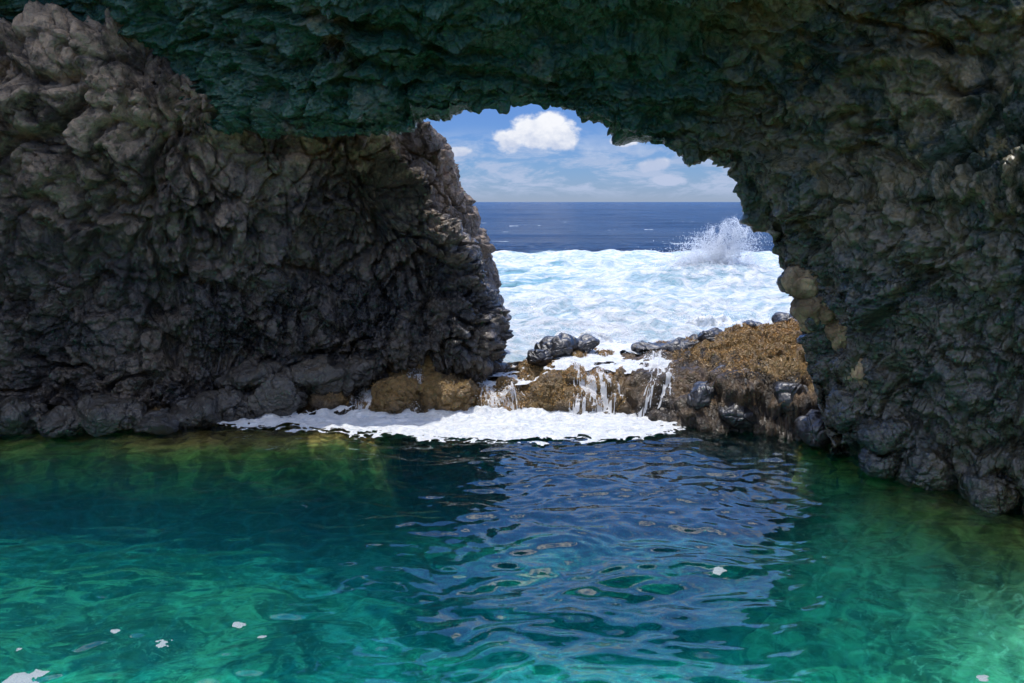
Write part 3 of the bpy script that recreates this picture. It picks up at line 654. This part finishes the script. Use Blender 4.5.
# ------------------------------------------------------------------ boulders
def ico(sub):
    import bmesh
    bm = bmesh.new(); bmesh.ops.create_icosphere(bm, subdivisions=sub, radius=1)
    V = A([v.co[:] for v in bm.verts]); Fc = A([[v.index for v in f.verts] for f in bm.faces]); bm.free(); return V, Fc
IV, IF = ico(6); BV, BN = [], []
def boulder(px, py, Y, wpx, hpx, seed, label, mt='boulder', group='boulders on and around the rock ledge', fac=1.0):
    c = P(px, py, Y); k = Y / F; sx, sz = wpx / 2 * k, hpx / 2 * k; sy = (sx + sz) * .6
    p = IV * A([sx, sy, sz]); s = (sx + sz) / 2
    q = p + seed * 3.7
    w_ = warp(q, s * 1.2, s * .2, seed)
    d = facet(w_, s * 1.3, seed, .8) * .20 * s * fac + fbm(q, s * 1.1, 2, seed + 9) * .26 * s + pillow(warp(q, s, s * .1, seed + 2), s * .7, seed + 1) * .05 * s + facet(w_, s * .5, seed + 3) * .05 * s + fbm(q, s * .4, 4, seed + 4) * .02 * s
    if mt == 'ledge': d = d + pillow(warp(q, s * .6, s * .12, seed + 6), s * .36, seed + 5) * .22 * s + ridged(q, s * .25, 4, seed + 7) * .05 * s
    n_ = IV / A([sx, sy, sz]); n_ /= np.linalg.norm(n_, axis=1, keepdims=True)
    V = p + n_ * d[:, None]; a = RNG.uniform(-.35, .35)
    V[:, 0], V[:, 2] = V[:, 0] * math.cos(a) - V[:, 2] * math.sin(a), V[:, 0] * math.sin(a) + V[:, 2] * math.cos(a)
    if mt == 'ledge': BV.append(V + c); BN.append(n_)
    o = link('boulder', make_mesh('boulder', V + c, IF, M[mt]), label, 'boulder', group=group); rebase(o); return o
B = [(556, 352, 14.6, 46, 20, 'black wet boulder above the broken cascade, bulkiest of the pair facing the surf'),
     (579, 349, 14.9, 40, 13, 'flat black slab lying against the bulkiest central boulder'),
     (538, 360, 14.3, 26, 16, 'small dark boulder at the lip of the widest cascade'),
     (603, 354, 14.7, 34, 12, 'low brown topped boulder beyond the flat black slab'),
     (654, 350, 14.8, 44, 10, 'long low dark boulder next to the domed one on the ledge crest'),
     (684, 349, 14.6, 40, 12, 'flat black boulder touching the dome shaped boulder'),
     (714, 342, 14.4, 32, 20, 'dome shaped black boulder with a shining flank on the ledge crest'),
     (757, 331, 14.2, 34, 10, 'low grey boulder on the skyline of the weedy slope'),
     (789, 326, 13.9, 30, 16, 'angular black boulder wedged against the tan foot of the arch'),
     (722, 382, 12.9, 26, 22, 'glossy round black boulder set in the slope of the bare wet rocks'),
     (772, 372, 12.7, 34, 22, 'shiny black boulder under the weedy slope close to the side wall'),
     (745, 390, 12.5, 44, 30, 'broad black boulder in the middle of the wet rock face'),
     (704, 402, 12.45, 30, 30, 'upright dark boulder at the edge of the foam carpet'),
     (790, 400, 12.0, 40, 34, 'block of black rock rising from the pool next to the arch foot'),
     (738, 418, 12.1, 40, 20, 'dark boulder half sunk in the pool under the wet rock face'),
     (770, 424, 11.8, 34, 22, 'brownish waterline boulder between the sunken boulder and the arch foot'),
     (812, 431, 11.3, 34, 34, 'glistening boulder at the waterline directly below the arch foot'),
     (506, 385, 13.3, 24, 20, 'wet brown boulder splitting the widest cascade in two'),
     (432, 362, 13.6, 46, 22, 'large brown hump at the foot of the dark cliff corner'),
     (462, 366, 13.9, 30, 14, 'low brown boulder between the large hump and the sea gap'),
     (452, 392, 12.95, 52, 34, 'rounded weedy brown boulder beside the widest cascade'),
     (398, 394, 13.0, 46, 34, 'weedy brown boulder next to the short trickle'),
     (328, 396, 12.9, 36, 22, 'brown boulder at the foam edge under the shaded cliff'),
     (548, 395, 13.0, 38, 38, 'weed covered brown boulder between the widest and the broken cascade')]
for i, (px, py, Y, w, h, lb) in enumerate(B):
    brown = 'brown' in lb
    boulder(px, py + (3 if brown else -3), Y + (.22 if brown else -.15), w * 1.0, h * 1.12, 200 + i, lb, 'ledge' if brown else 'boulder')
for i, (px, py, Y, w, h, lb) in enumerate([(18, 418, 11.9, 50, 34, 'dark rock block at the cliff foot where it leaves the picture edge'), (66, 424, 11.85, 44, 24, 'low dark boulder at the waterline by the block at the picture edge'),
        (112, 416, 12.0, 54, 34, 'broad black boulder under the tallest part of the cliff'), (158, 424, 11.9, 36, 18, 'small black boulder awash before the broad one'), (196, 414, 12.1, 50, 32, 'sloping dark boulder where the foam carpet begins'),
        (238, 404, 12.4, 48, 30, 'dark brown boulder behind the thin end of the foam carpet'), (278, 396, 12.7, 52, 34, 'large olive brown boulder between the cliff foot and the foam'), (250, 378, 12.7, 60, 30, 'dark boulder stacked on the olive brown one'),
        (312, 374, 13.0, 64, 36, 'rounded olive boulder under the dark overhang of the cliff'), (360, 372, 13.2, 50, 30, 'brown boulder leaning on the cliff above the faint trickle')]):
    boulder(px, py - 1, Y + (.28 if px > 180 else .0), w * 1.15, h * (1.05 if px > 180 else 1.2), 240 + i, lb, 'rubble', 'rubble along the foot of the cliff', 1.7)
T = [(808, 276, 10.9, 46, 40, 'tan eroded block jutting from the arch edge where the wall narrows'),
     (816, 312, 10.9, 40, 44, 'tan knob of rock hanging over the weedy slope'),
     (843, 330, 10.7, 34, 40, 'grey tan knob set in the wall behind the hanging tan knob'),
     (866, 372, 10.4, 40, 34, 'pale grey wedge low on the side wall above the pool'),
     (846, 408, 10.5, 34, 44, 'dark grey boulder at the foot of the side wall beside the glistening one'),
     (885, 432, 10.0, 46, 34, 'brown grey boulder bulging from the side wall just above the water'),
     (878, 462, 9.95, 40, 26, 'reddish brown boulder at the waterline of the side wall'),
     (925, 468, 9.6, 46, 50, 'large dark boulder at the foot of the side wall over green water'),
     (985, 492, 9.0, 50, 46, 'black boulder in the water where the side wall leaves the picture')]
for i, (px, py, Y, w, h, lb) in enumerate(T):
    boulder(px, py, Y, w, h, 260 + i, lb, 'tan' if i < 4 else 'arch', 'rocks along the foot of the side wall')

# ------------------------------------------------------------------ seaweed on the ledge
n_ = 100000; ii = RNG.integers(0, len(LV), n_ * 3); nmv = np.empty(len(LV) * 3, np.float32); ledge.data.vertices.foreach_get('normal', nmv); nmv = nmv.reshape(-1, 3)
pt, pn = LV[ii] + RNG.uniform(-.015, .015, (n_ * 3, 3)), nmv[ii]
bv, bn = np.concatenate(BV), np.concatenate(BN); jj = RNG.integers(0, len(bv), 12000); jj = jj[bn[jj, 2] > -.1]; pt = np.concatenate([bv[jj], pt]); pn = np.concatenate([bn[jj], pn])
wm = fbm(pt, .45, 4, 180) + .9 * fbm(pt, .16, 3, 181) + .5 * sstep(2.0, 4.0, pt[:, 0]) * sstep(.5, .8, pt[:, 2]) + .5 * (pn[:, 2] - .45)
ok = (wm > .02) & (pn[:, 2] > .1) & (pt[:, 2] > .12) & (pt[:, 1] < 15.3) & (pt[:, 0] > -2.9) & ~((pt[:, 0] > 1.9) & (pt[:, 2] < .82))
pt, pn = pt[ok][:n_], pn[ok][:n_]; k = len(pt)
dirn = pn * RNG.uniform(.25, .8, (k, 1)) + RNG.normal(0, .55, (k, 3)) + A([0, -.35, -.25]); dirn /= np.linalg.norm(dirn, axis=1, keepdims=True)
sd_ = np.cross(dirn, RNG.normal(0, 1, (k, 3))); sd_ /= np.linalg.norm(sd_, axis=1, keepdims=True)
ln = RNG.uniform(.018, .05, (k, 1)); wd = RNG.uniform(.003, .007, (k, 1))
tip = pt + dirn * ln + A([0, -.2, -.35]) * ln * .6
Vb = np.stack([pt - sd_ * wd, pt + sd_ * wd, pt + dirn * ln * .55 + sd_ * wd * .8, pt + dirn * ln * .55 - sd_ * wd * .8, tip], 1).reshape(-1, 3)
b = np.arange(k)[:, None] * 5
Fw = np.concatenate([b + A([[0, 1, 2]]), b + A([[0, 2, 3]]), b + A([[3, 2, 4]])])
m, n = mat('seaweed'); q = n.pos()
c = n.mix(n.ramp(n.noise(q, 2.4, 4, .6), .38, .62), (.42, .225, .06), (.22, .15, .035)); c = n.mix(n.ramp(n.noise(q, 9, 4, .65), .5, .38), c, (.05, .035, .014)); c = n.mix(n.ramp(n.noise(q, 30, 2, .6), .4, .65), c, (.55, .34, .13))
n.out(n.principled(Base_Color=c, Roughness=.45)); M['weed'] = m
link('seaweed', make_mesh('seaweed', Vb, Fw, M['weed'], smooth=False), 'short orange brown seaweed matting the top of the rock ledge', 'seaweed', 'stuff')

# ------------------------------------------------------------------ foam flecks adrift on the pool
def fleck(px, py, wpx, seed, label):
    c = P(px, py, Z=0); k = c[1] / F; r = wpx / 2 * k; n_ = 60
    xs = np.linspace(-1.3, 1.3, n_) * r; X, Y = np.meshgrid(xs, xs, indexing='ij'); x, y = X.ravel(), Y.ravel(); p0 = np.stack([x + seed, y, 0 * x], 1)
    rr = np.hypot(x, y * 1.15) / r; mk = 1 - rr + .55 * fbm(p0, r * .8, 4, seed)
    kv = (mk > .12).reshape(n_, n_); kf = (kv[:-1, :-1] & kv[1:, :-1] & kv[1:, 1:] & kv[:-1, 1:]).ravel()
    Z = wave(x + c[0], y + c[1]) + .006 + .012 * np.clip(mk, 0, 1)
    V2, F2_, _ = compact(np.stack([x + c[0], y + c[1], Z], 1), grid_faces(n_, n_, kf))
    rebase(link('foam_fleck', make_mesh('foam_fleck', V2, F2_, M['fleck']), label, 'foam fleck', group='foam flecks adrift on the pool'))
m, n = mat('old_foam'); q = n.pos(); n.out(n.principled(Base_Color=(.24, .29, .30), Roughness=.6, Normal=n.bump(n.noise(q, 60, 3, .6), .01))); M['fleck'] = m
for i, (px, py, w, lb) in enumerate([(28, 679, 44, 'large white foam fleck cut by the picture corner under the emerald shallows'), (116, 632, 10, 'small round foam fleck nearest above the large corner fleck'),
        (162, 644, 17, 'oval foam fleck a little lower than the small round one'), (238, 624, 15, 'oval foam fleck farthest out over the emerald shallows'), (262, 635, 9, 'tiny foam fleck just below the farthest oval one'),
        (20, 650, 8, 'tiny foam fleck hugging the picture edge above the large corner fleck'), (718, 573, 16, 'pale foam fleck in the blue reflection near the shadow line of the wall'),
        (985, 678, 14, 'small pale foam fleck in the corner below the side wall')]):
    fleck(px, py, w, 300 + i, lb)

# ------------------------------------------------------------------ world, sun
SUN = Vector((-.14, .10, .97)).normalized(); elev = math.asin(SUN.z); azim = math.atan2(SUN.x, SUN.y)
w = bpy.data.worlds.new('World'); bpy.context.scene.world = w; w.use_nodes = True
n = N(w.node_tree)
sky = n.new('ShaderNodeTexSky', sky_type='NISHITA', sun_disc=False, sun_elevation=elev, sun_rotation=azim, altitude=0, air_density=1.0, dust_density=.0, ozone_density=2.5)
g = n.new('ShaderNodeTexCoord').outputs['Generated']; s_ = n.xyz(g)
ay = n.math('MAXIMUM', n.math('ABSOLUTE', s_[1]), .05); uu = n.math('DIVIDE', s_[0], ay); vv = n.math('DIVIDE', s_[2], ay)
cmb = n.new('ShaderNodeCombineXYZ'); n.put(cmb.inputs[0], uu); n.put(cmb.inputs[1], vv); uv = cmb.outputs[0]
def uvp(px, py): q = P(px, py, 1.0); return q[0], q[2] - CAM_Z
cu, cv_ = uvp(540, 136)
nz = n.noise(n.scale(uv, (22, 32, 1)), 1.0, 7, .58); nz2 = n.noise(n.scale(uv, (60, 80, 1)), 1.0, 5, .6)
def blob(px, py, rx, ry):
    a, b = uvp(px, py)
    du = n.math('DIVIDE', n.math('SUBTRACT', uu, a), rx / F); dv = n.math('DIVIDE', n.math('SUBTRACT', vv, b), ry / F)
    return n.math('SUBTRACT', 1.0, n.math('SQRT', n.math('ADD', n.math('MULTIPLY', du, du), n.math('MULTIPLY', dv, dv))))
bl = None
for bb in ((510, 140, 24, 16), (535, 133, 34, 24), (560, 138, 26, 18), (545, 122, 22, 14), (655, 166, 22, 10), (668, 180, 26, 8), (622, 141, 20, 8), (455, 152, 24, 8)):
    x_ = blob(*bb); bl = x_ if bl is None else n.math('MAXIMUM', bl, x_)
cum = n.ramp(n.math('ADD', bl, n.math('MULTIPLY', n.math('SUBTRACT', nz, .5), 1.9)), .12, .5)
lowb = n.math('MULTIPLY', n.ramp(vv, .095, .03), n.ramp(vv, .0, .02))
strat = n.math('MULTIPLY', n.ramp(n.noise(n.scale(uv, (13, 46, 1)), 1.0, 8, .66, .4), .42, .58), n.math('MULTIPLY', lowb, .8))
g3 = n.scale(g, (1, 1, 2.2)); behind = n.ramp(s_[1], .35, -.35, 0, .10); hi = n.math('MULTIPLY', n.ramp(n.math('ADD', n.noise(g3, 2.6, 8, .6, .2), behind), .50, .66), n.ramp(n.math('ADD', s_[2], n.ramp(s_[1], .1, -.3, 0, -.22)), .10, .24, 0, .95))  # high clouds, fuller behind the viewpoint, added as fill light
cl = n.math('MAXIMUM', n.math('MAXIMUM', cum, strat), hi)
tint = n.mix(1.0, sky.outputs[0], n.mix(n.ramp(s_[2], .10, .30), n.mix(n.ramp(s_[2], .0, .05), (.23, .32, .62), (.22, .335, .62)), (.92, 1.38, 2.1)), 'MULTIPLY')
bright = n.mix(n.ramp(n.math('ADD', n.math('MULTIPLY', n.math('SUBTRACT', vv, cv_), 14), nz2), .0, .8), (2.9, 3.4, 4.6), (5.6, 5.7, 6.0))
colr = n.mix(cl, tint, n.mix(hi, bright, n.mix(n.ramp(s_[2], .40, .8), (5, 5, 5), (19, 18.4, 17.6))))
bg = n.new('ShaderNodeBackground', i_Strength=.14); n.put(bg.inputs[0], colr)
wo = n.new('ShaderNodeOutputWorld'); n.t.links.new(bg.outputs[0], wo.inputs[0])
sd = bpy.data.lights.new('sun', 'SUN'); sd.energy = 3.3; sd.angle = R(.5); sd.color = (1, .955, .89)
so = bpy.data.objects.new('sun', sd); C.objects.link(so); so.rotation_euler = SUN.to_track_quat('Z', 'Y').to_euler(); so.location = (0, 0, 20)

sc = bpy.context.scene
sc.view_settings.view_transform = 'Standard'; sc.view_settings.look = 'None'; sc.view_settings.exposure = .25; sc.view_settings.gamma = 1
sc.render.engine = 'CYCLES'; sc.cycles.use_denoising = True; sc.cycles.max_bounces = 8; sc.cycles.volume_bounces = 1; sc.cycles.use_adaptive_sampling = True; sc.cycles.adaptive_threshold = .02; sc.cycles.volume_step_rate = 2.0; sc.cycles.diffuse_bounces = 3; sc.cycles.transmission_bounces = 6
sc.cycles.transparent_max_bounces = 12; sc.cycles.sample_clamp_indirect = 4; sc.cycles.blur_glossy = .6
